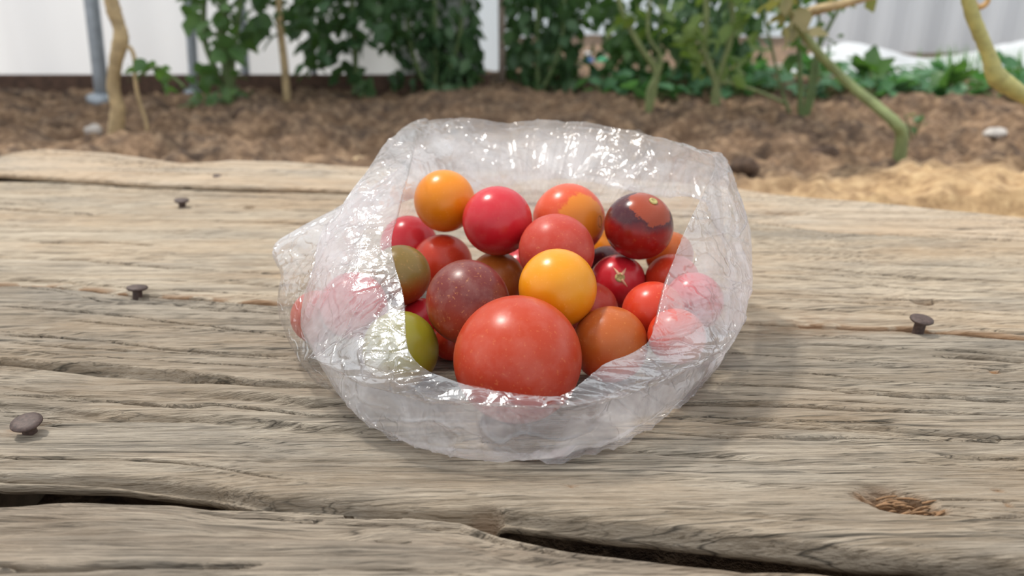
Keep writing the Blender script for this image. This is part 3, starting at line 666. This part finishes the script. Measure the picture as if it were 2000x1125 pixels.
LT = np.array(LT); LF = np.array([(i * 3 + j, (i + 1) * 3 + j, (i + 1) * 3 + j + 1, i * 3 + j + 1) for i in range(6) for j in range(2)])
def leaves(pos, size, rng, droop=.35, updir=None):
    n = len(pos); az = rng.uniform(0, 2 * np.pi, n); dp = rng.normal(-droop, .45, n); ro = rng.normal(0, .6, n)
    if updir is not None: dp = rng.normal(updir, .25, n)
    d = np.stack([np.cos(az) * np.cos(dp), np.sin(az) * np.cos(dp), np.sin(dp)], -1)
    s = np.cross(d, [0, 0, 1.]); s /= np.linalg.norm(s, axis=1, keepdims=True); u = np.cross(s, d)
    s2 = s * np.cos(ro)[:, None] + u * np.sin(ro)[:, None]; u2 = np.cross(s2, d)
    V = pos[:, None, :] + size[:, None, None] * (LT[None, :, :1] * d[:, None, :] + LT[None, :, 1:2] * s2[:, None, :] + LT[None, :, 2:3] * u2[:, None, :])
    Fa = (LF[None] + (np.arange(n) * len(LT))[:, None, None]).reshape(-1, 4)
    return V.reshape(-1, 3), Fa
def foliage(parent, boxes, rng, mat, name='foliage', droop=.35):
    PP = []; SS = []
    for (x0, x1, y0, y1, Ya, Yb, n, s) in boxes:           # a leafy region given by its outline in the photo and its distances
        for _ in range(n):
            Yq = rng.uniform(Ya, Yb); q = aty(rng.uniform(x0, x1), rng.uniform(y0, y1), Yq)
            if q.z < .01: q.z = rng.uniform(.01, .05)
            PP.append(tuple(q)); SS.append(s * .8 * rng.uniform(.55, 1.25))
    V, Fa = leaves(np.array(PP), np.array(SS), rng, droop)
    V = V - np.array(parent.location)
    V[:, 2] = np.maximum(V[:, 2], .002)
    return link(name, mesh(name, V, Fa), mat, parent)
def stem(parent, pts, rad, mat, name='stem', bumpy=0, seed=1):
    b = MB(); b.tube(pts, rad, 10, bumpy, np.random.default_rng(seed) if bumpy else None); return b.build(name, mat, parent)
def path(lst, Y): return [aty(a, c, Y) for a, c in lst]
rng = np.random.default_rng(42)

# knobbly dry stem at the left
g = onz(226, 282, 0); Yt = g.y
pl = empty('tomato_plant', g, 'bare knobbly tan tomato stem at the left in front of the white film', 'plant')
stem(pl, path([(224, 300), (226, 262), (230, 215), (222, 170), (226, 120), (236, 75), (232, 50), (222, 20), (216, -20), (222, -120), (214, -260)], Yt), [.012, .0105, .0095, .008, .0085, .010, .008, .0095, .008, .007, .006], ST_TAN, 'stem', .05, 3)
stem(pl, path([(238, 96), (252, 92), (262, 112), (264, 150), (270, 190), (284, 232), (288, 262)], Yt), [.003, .003, .0028, .0026, .0026, .0024, .0024], ST_TAN, 'side_shoot')
stem(pl, path([(266, 152), (300, 132), (330, 145), (360, 170)], Yt), .002, ST_GRN, 'side_shoot')
foliage(pl, [(262, 310, 105, 135, Yt - .03, Yt + .03, 9, .026), (300, 330, 120, 190, Yt - .03, Yt + .03, 8, .022), (245, 262, 125, 165, Yt, Yt + .02, 4, .016)], rng, LG[1])

# loose plants right of it
def plant(basepx, basepy, paths, rads, boxes, mat, smat, lab, name='tomato_plant', droop=.35, cat='plant'):
    g = onz(basepx, basepy, 0); Yb = g.y; e = empty(name, (g.x, g.y, 0), lab, cat)
    for pth, r in zip(paths, rads):
        stem(e, [Vector((g.x, g.y, -.01)) if k == 0 else aty(a_, b_, Yb) for k, (a_, b_) in enumerate(pth)], [r * (1 - .4 * k / len(pth)) for k in range(len(pth))], smat, 'stem')
    if boxes: foliage(e, [(a_, b_, c_, d_, Yb + y0, Yb + y1, n, s) for a_, b_, c_, d_, y0, y1, n, s in boxes], rng, mat, 'foliage', droop)
    return e
plant(452, 214, [[(0, 0), (445, 150), (432, 60), (436, 0), (430, -200)], [(0, 0), (418, 130), (398, 60), (404, -100), (410, -220)], [(0, 0), (455, 120), (468, 0), (450, -200)]], [.009, .006, .005],
      [(355, 480, -120, 40, -.06, .08, 90, .040), (400, 475, 30, 120, -.06, .08, 34, .040), (350, 400, 120, 150, -.05, .0, 5, .040), (376, 404, 190, 225, -.05, .0, 6, .032), (300, 330, 140, 185, -.02, .02, 3, .03), (392, 470, 130, 200, -.05, .05, 26, .034), (480, 520, 175, 200, 0, .05, 5, .04)], LG[1], ST_GRN,
      'leafy tomato plant with several thin stems just right of the knobbly stem')
plant(562, 208, [[(0, 0), (556, 130), (548, 60), (545, 0), (548, -200)]], [.0075], [(480, 640, -160, 70, -.06, .1, 120, .044), (585, 640, 70, 135, -.05, .05, 18, .042), (500, 540, 0, 60, -.05, .05, 12, .04)], LG[0], ST_TAN, 'tomato plant with one upright grey stem left of the hedges')
plant(690, 196, [[(0, 0), (694, 120), (688, 40), (690, -200)]], [.006], [(600, 780, -160, 90, -.06, .1, 330, .046), (688, 718, 140, 200, -.06, -.02, 9, .042), (650, 700, 90, 150, -.05, .05, 14, .044)], LG[0], ST_GRN, 'leafy plant with a dark drooping leaf left of the bean hedge')
# hedges
plant(850, 186, [[(0, 0), (850, 60), (846, -200)], [(0, 0), (900, 60), (905, -200)], [(0, 0), (800, 80), (790, -200)]], [.005, .005, .005],
      [(745, 935, -240, 60, -.02, .25, 1050, .038), (830, 936, 50, 182, -.02, .2, 650, .036), (770, 840, 60, 120, 0, .2, 80, .036), (762, 850, 135, 182, 0, .15, 130, .028)], LG[0], ST_GRN, 'dense dark green climbing hedge left of the bright gap', 'climbing_bean_plant', .9)
plant(1050, 186, [[(0, 0), (1050, 60), (1046, -200)], [(0, 0), (1100, 60), (1095, -200)]], [.005, .005],
      [(990, 1130, -240, 182, -.02, .3, 1200, .036)], LG[0], ST_GRN, 'dense green climbing hedge right of the bright gap', 'climbing_bean_plant', .9)
plant(1280, 190, [[(0, 0), (1290, 60), (1296, -200)], [(0, 0), (1350, 60), (1360, -200)]], [.004, .004],
      [(1120, 1340, -240, 30, .0, .3, 420, .038), (1190, 1350, 20, 100, .0, .3, 200, .036), (1130, 1200, 40, 110, .1, .3, 20, .036), (1190, 1480, 60, 178, .0, .3, 300, .036)], LG[1], ST_GRN, 'broad loose green vine behind the pale stems right of the hedges', 'climbing_bean_plant', .7)
plant(1420, 200, [[(0, 0), (1420, 60), (1436, -200)]], [.004], [(1330, 1500, -240, 110, -.02, .2, 420, .038), (1480, 1560, -200, 20, -.02, .1, 70, .036)], LG[0], ST_GRN, 'dark green vine left of the dry branch at the top right', 'climbing_bean_plant', .7)
plant(1266, 224, [[(0, 0), (1268, 180), (1282, 140), (1250, 90), (1215, 20), (1200, -60)], [(0, 0), (1285, 150), (1290, 110), (1265, 60), (1278, -60)]], [.006, .004],
      [(1200, 1330, -60, 60, -.05, .05, 26, .034)], LG[2], ST_PALE, 'forked pale green stem rising behind the middle of the bag')
plant(1394, 236, [[(0, 0), (1400, 170), (1376, 100), (1380, 20), (1372, -80)], [(0, 0), (1404, 150), (1430, 60), (1425, -80)], [(0, 0), (1400, 165), (1470, 175), (1560, 215)]], [.0062, .005, .0035],
      [(1320, 1480, -80, 130, -.06, .06, 75, .034), (1340, 1440, 70, 150, -.05, .05, 14, .034)], LG[2], ST_PALE, 'yellowing tomato plant with a pale stem behind the right rim of the bag')
plant(1566, 248, [[(0, 0), (1562, 150), (1560, 60), (1558, -60)], [(0, 0), (1582, 170), (1592, 110), (1620, 50), (1648, 0)], [(0, 0), (1540, 215), (1520, 150), (1500, 60), (1480, -20)], [(0, 0), (1590, 180), (1600, 60), (1590, -60)]], [.0045, .004, .0025, .003],
      [(1530, 1570, 10, 130, -.03, .03, 16, .030), (1500, 1640, -80, 12, -.05, .05, 36, .034), (1600, 1650, 40, 100, -.02, .02, 5, .02)], LG[1], ST_GRN, 'thin dark green stems crossing the bent branch')
# bent branch
g = onz(1757, 303, .02)
e = empty('tomato_plant', (g.x, g.y, 0), 'long bent bare branch rising from the sandy mound to the upper left', 'plant')
stem(e, [Vector((g.x, g.y, -.01)), aty(1762, 270, g.y), aty(1748, 240, g.y), aty(1712, 208, g.y + .02), aty(1668, 172, g.y + .04), aty(1632, 138, g.y + .05), aty(1596, 100, g.y + .05), aty(1570, 66, g.y + .05), aty(1548, 30, g.y + .04), aty(1500, -10, g.y + .03), aty(1430, -60, g.y + .03)], [.0075, .0072, .0066, .006, .0055, .005, .005, .005, .0046, .004, .003], ST_PALE, 'stem', .03, 5)
stem(e, [aty(1552, 36, g.y + .04), aty(1600, 18, g.y), aty(1660, 4, g.y - .03), aty(1740, -20, g.y - .05)], [.006, .0055, .0045, .004], ST_TAN, 'dry_branch', .05, 6)
foliage(e, [(1480, 1700, -30, 8, g.y - .03, g.y + .05, 34, .022), (1530, 1575, 10, 60, g.y - .02, g.y + .04, 14, .028)], rng, LG[4], 'withered_leaves')
# stem hanging in from the right, closer to the camera
Yc = .62
e = empty('tomato_plant', onz(2330, 420, 0), 'yellow green stem bending in at the top right corner', 'plant')
stem(e, [onz(2330, 420, -.01), aty(2220, 330, Yc), aty(2090, 235, Yc), aty(2000, 186, Yc), aty(1966, 165, Yc), aty(1944, 146, Yc), aty(1930, 105, Yc), aty(1912, 62, Yc), aty(1897, 22, Yc), aty(1886, -30, Yc), aty(1870, -160, Yc)], [.0075, .007, .0062, .0062, .0074, .0072, .0052, .005, .0052, .005, .004], plain('yellow_green_stem', (.40, .37, .13), .55, 0, 70, .35, .001), 'stem', .04, 8)
stem(e, [aty(1898, -8, Yc), aty(1906, 12, Yc), aty(1920, 12, Yc), aty(1930, 0, Yc), aty(1926, -14, Yc)], [.002, .0022, .0022, .002, .001], plain('dry_tendril', (.50, .30, .12), .7), 'tendril')
# sprouts on the mound
plant(1785, 268, [[(0, 0), (1772, 240), (1768, 225)], [(0, 0), (1795, 240), (1802, 222)]], [.0015, .0015], [(1768, 1806, 222, 250, -.01, .01, 8, .014)], LG[1], ST_GRN, 'small green sprout right of the bent branch base', 'sprout')

# seedling bed
protos = []
for k in range(3):
    e_ = []
    n = 16; r = .042 * np.sqrt(rng.random(n)); a = rng.uniform(0, 6.28, n)
    pos = np.stack([r * np.cos(a), r * np.sin(a), rng.uniform(.008, .040, n)], -1)
    V, Fa = leaves(pos, rng.uniform(.030, .052, n), rng, updir=.35); V[:, 2] = np.maximum(V[:, 2], .001)
    b = MB()
    for q in pos: b.tube([(q[0] * .2, q[1] * .2, -.012), (q[0] * .6, q[1] * .6, q[2] * .6), tuple(q)], .0012, 6)
    protos.append((mesh('leaves', V, Fa), b))
smb = []
for me_, b in protos:
    me_.materials.append(LG[3]); mm_ = bpy.data.meshes.new('stems'); mm_.from_pydata(b.v, [], b.f); mm_.materials.append(ST_PALE); smb.append((me_, mm_))
spots = []
for row, Yr in enumerate((1.46, 1.57, 1.68)):
    xs = np.arange(.17, 1.25, .085)
    for x in xs: spots.append((x + rng.uniform(-.02, .02) + row * .03, Yr + rng.uniform(-.03, .03) - .10 * max(0, x - .5)))
for k, (x, y) in enumerate(spots):
    me_, mm_ = smb[k % 3]; z = max(ground_h(x, y), 0)
    e = empty('seedling', (x, y, z), 'low broad-leaved green seedling in the bed before the white cover', 'seedling', 'seedlings in the low green bed')
    e.rotation_euler = (0, 0, rng.uniform(0, 6.28)); sc = rng.uniform(.75, 1.1); e.scale = (sc,) * 3
    for nm_, dd in (('leaves', me_), ('stems', mm_)):
        o = bpy.data.objects.new(nm_, dd); COL.objects.link(o); o.parent = e
def broad(px, py, top, lab, mat=LG[1]):
    g = onz(px, py, 0); hgt = aty(px, top, g.y).z
    e = empty('broad_leaf_plant', (g.x, g.y, 0), lab, 'plant'); n = 7
    pos = np.stack([rng.uniform(-.012, .012, n), rng.uniform(-.01, .01, n), rng.uniform(hgt * .3, hgt * .72, n)], -1)
    V, Fa = leaves(pos, rng.uniform(.045, .06, n), rng, updir=.8); link('leaves', mesh('leaves', V, Fa), mat, e)
    b = MB(); b.tube([(0, 0, -.01), (.002, 0, hgt * .35), (0, 0, hgt * .75)], [.004, .003, .002], 8)
    o = link('stem', mesh('stem', b.v, b.f), ST_PALE, e)
broad(1690, 195, 112, 'upright broad-leaved plant taller than the seedlings, before the white cover')
broad(1848, 200, 132, 'leafy plant standing above the seedlings at the right, below the bent green stem')
# grass tuft at the far right
g = onz(2010, 172, 0); e = MB()
for k in range(420):
    x = g.x + rng.uniform(-.13, .35); y = g.y + rng.uniform(0, .25); h_ = rng.uniform(.05, .085); lx, ly = rng.normal(0, .012, 2)
    e.add([(x - .0016, y, 0), (x + .0016, y, 0), (x + lx * .5 + .001, y + ly * .5, h_ * .6), (x + lx, y + ly, h_)], [(0, 1, 2), (0, 2, 3)])
tag(e.build('grass', leaf_mat('grass_blades', (.06, .17, .02), (.10, .26, .03))), 'bright green grass at the right edge behind the white cover', 'grass', kind='stuff')

# white fleece cover
fx = np.linspace(.72, 1.75, 140); fy = np.linspace(0, 1, 50)
FX, FY = np.meshgrid(fx, fy, indexing='ij')
hp = .045 + .022 * np.sin((FX - .72) * 12 + .5) + .012 * vnoise(FX * 14, FY * 3, 71)
FZ = hp * np.sin(np.pi * np.clip(FY, 0, 1)) ** .7 * sstep(.72, .86, FX) + .006 * (vnoise(FX * 40, FY * 18, 72) - .5) * sstep(0, .2, FY)
V = np.stack([FX, 1.74 + FY * .42 - .05 * (FX - 1), np.maximum(FZ, 0) + .004], -1)
o = link('row_cover', mesh('row_cover', V.reshape(-1, 3), gridfaces(140, 50)), film_mat('white_fleece', (.84, .87, .90), .35)); tag(o, 'white fleece cover heaped along the corrugated wall behind the seedlings', 'cover')

# chips, clods and pebbles on the soil
def lump(px, py, sx, sy, sz, mat, nm, lab, cat, seed):
    g = onz(px, py, .0); z = ground_h(g.x, g.y); r = np.random.default_rng(seed)
    g = onz(px, py, z); z = ground_h(g.x, g.y)
    th = np.linspace(0, np.pi, 13)[None, :]; ph = np.linspace(0, 2 * np.pi, 20, endpoint=False)[:, None]
    R = 1 + .35 * (vnoise(ph * 1.6 + 0 * th, th * 2 + 0 * ph, seed, 10) - .5)
    V = np.stack([R * np.sin(th) * np.cos(ph) * sx, R * np.sin(th) * np.sin(ph) * sy, R * np.cos(th) * sz], -1).reshape(-1, 3)
    o = link(nm, mesh(nm, V, gridfaces(20, 13, True)[:, ::-1]), mat); o.location = (g.x, g.y, z + sz * .45); o.rotation_euler = (0, 0, r.uniform(-.5, .5)); tag(o, lab, cat)
CH = plain('pale_chip', (.60, .45, .27), .85, 0, 60, .25); PB = plain('pale_stone', (.50, .46, .42), .8, 0, 60, .2); DK = plain('dark_clod', (.085, .052, .034), .95, 0, 90, .5, .002)
lump(355, 264, .028, .008, .005, CH, 'wood_chip', 'long pale wood chip on the soil right of the knobbly stem', 'wood chip', 1)
lump(700, 308, .012, .008, .005, CH, 'wood_chip', 'small pale chip on the soil close to the far plank edge, left of the bag', 'wood chip', 2)
lump(1246, 240, .010, .008, .009, PB, 'pebble', 'pale pebble on the soil just above the back rim of the bag', 'pebble', 3)
lump(1945, 250, .024, .012, .008, PB, 'pebble', 'flat pale stone on the soil at the right', 'pebble', 4)
lump(185, 262, .012, .009, .009, PB, 'pebble', 'pale stone left of the knobbly stem base', 'pebble', 5)
lump(475, 232, .014, .010, .011, DK, 'soil_clod', 'dark round clod below the leafy tomato plant', 'clod', 6)
lump(1605, 312, .022, .014, .014, DK, 'soil_clod', 'large dark clod left of the sandy mound', 'clod', 7)
lump(1450, 345, .016, .012, .011, DK, 'soil_clod', 'dark clod beside the right rim of the bag', 'clod', 8)
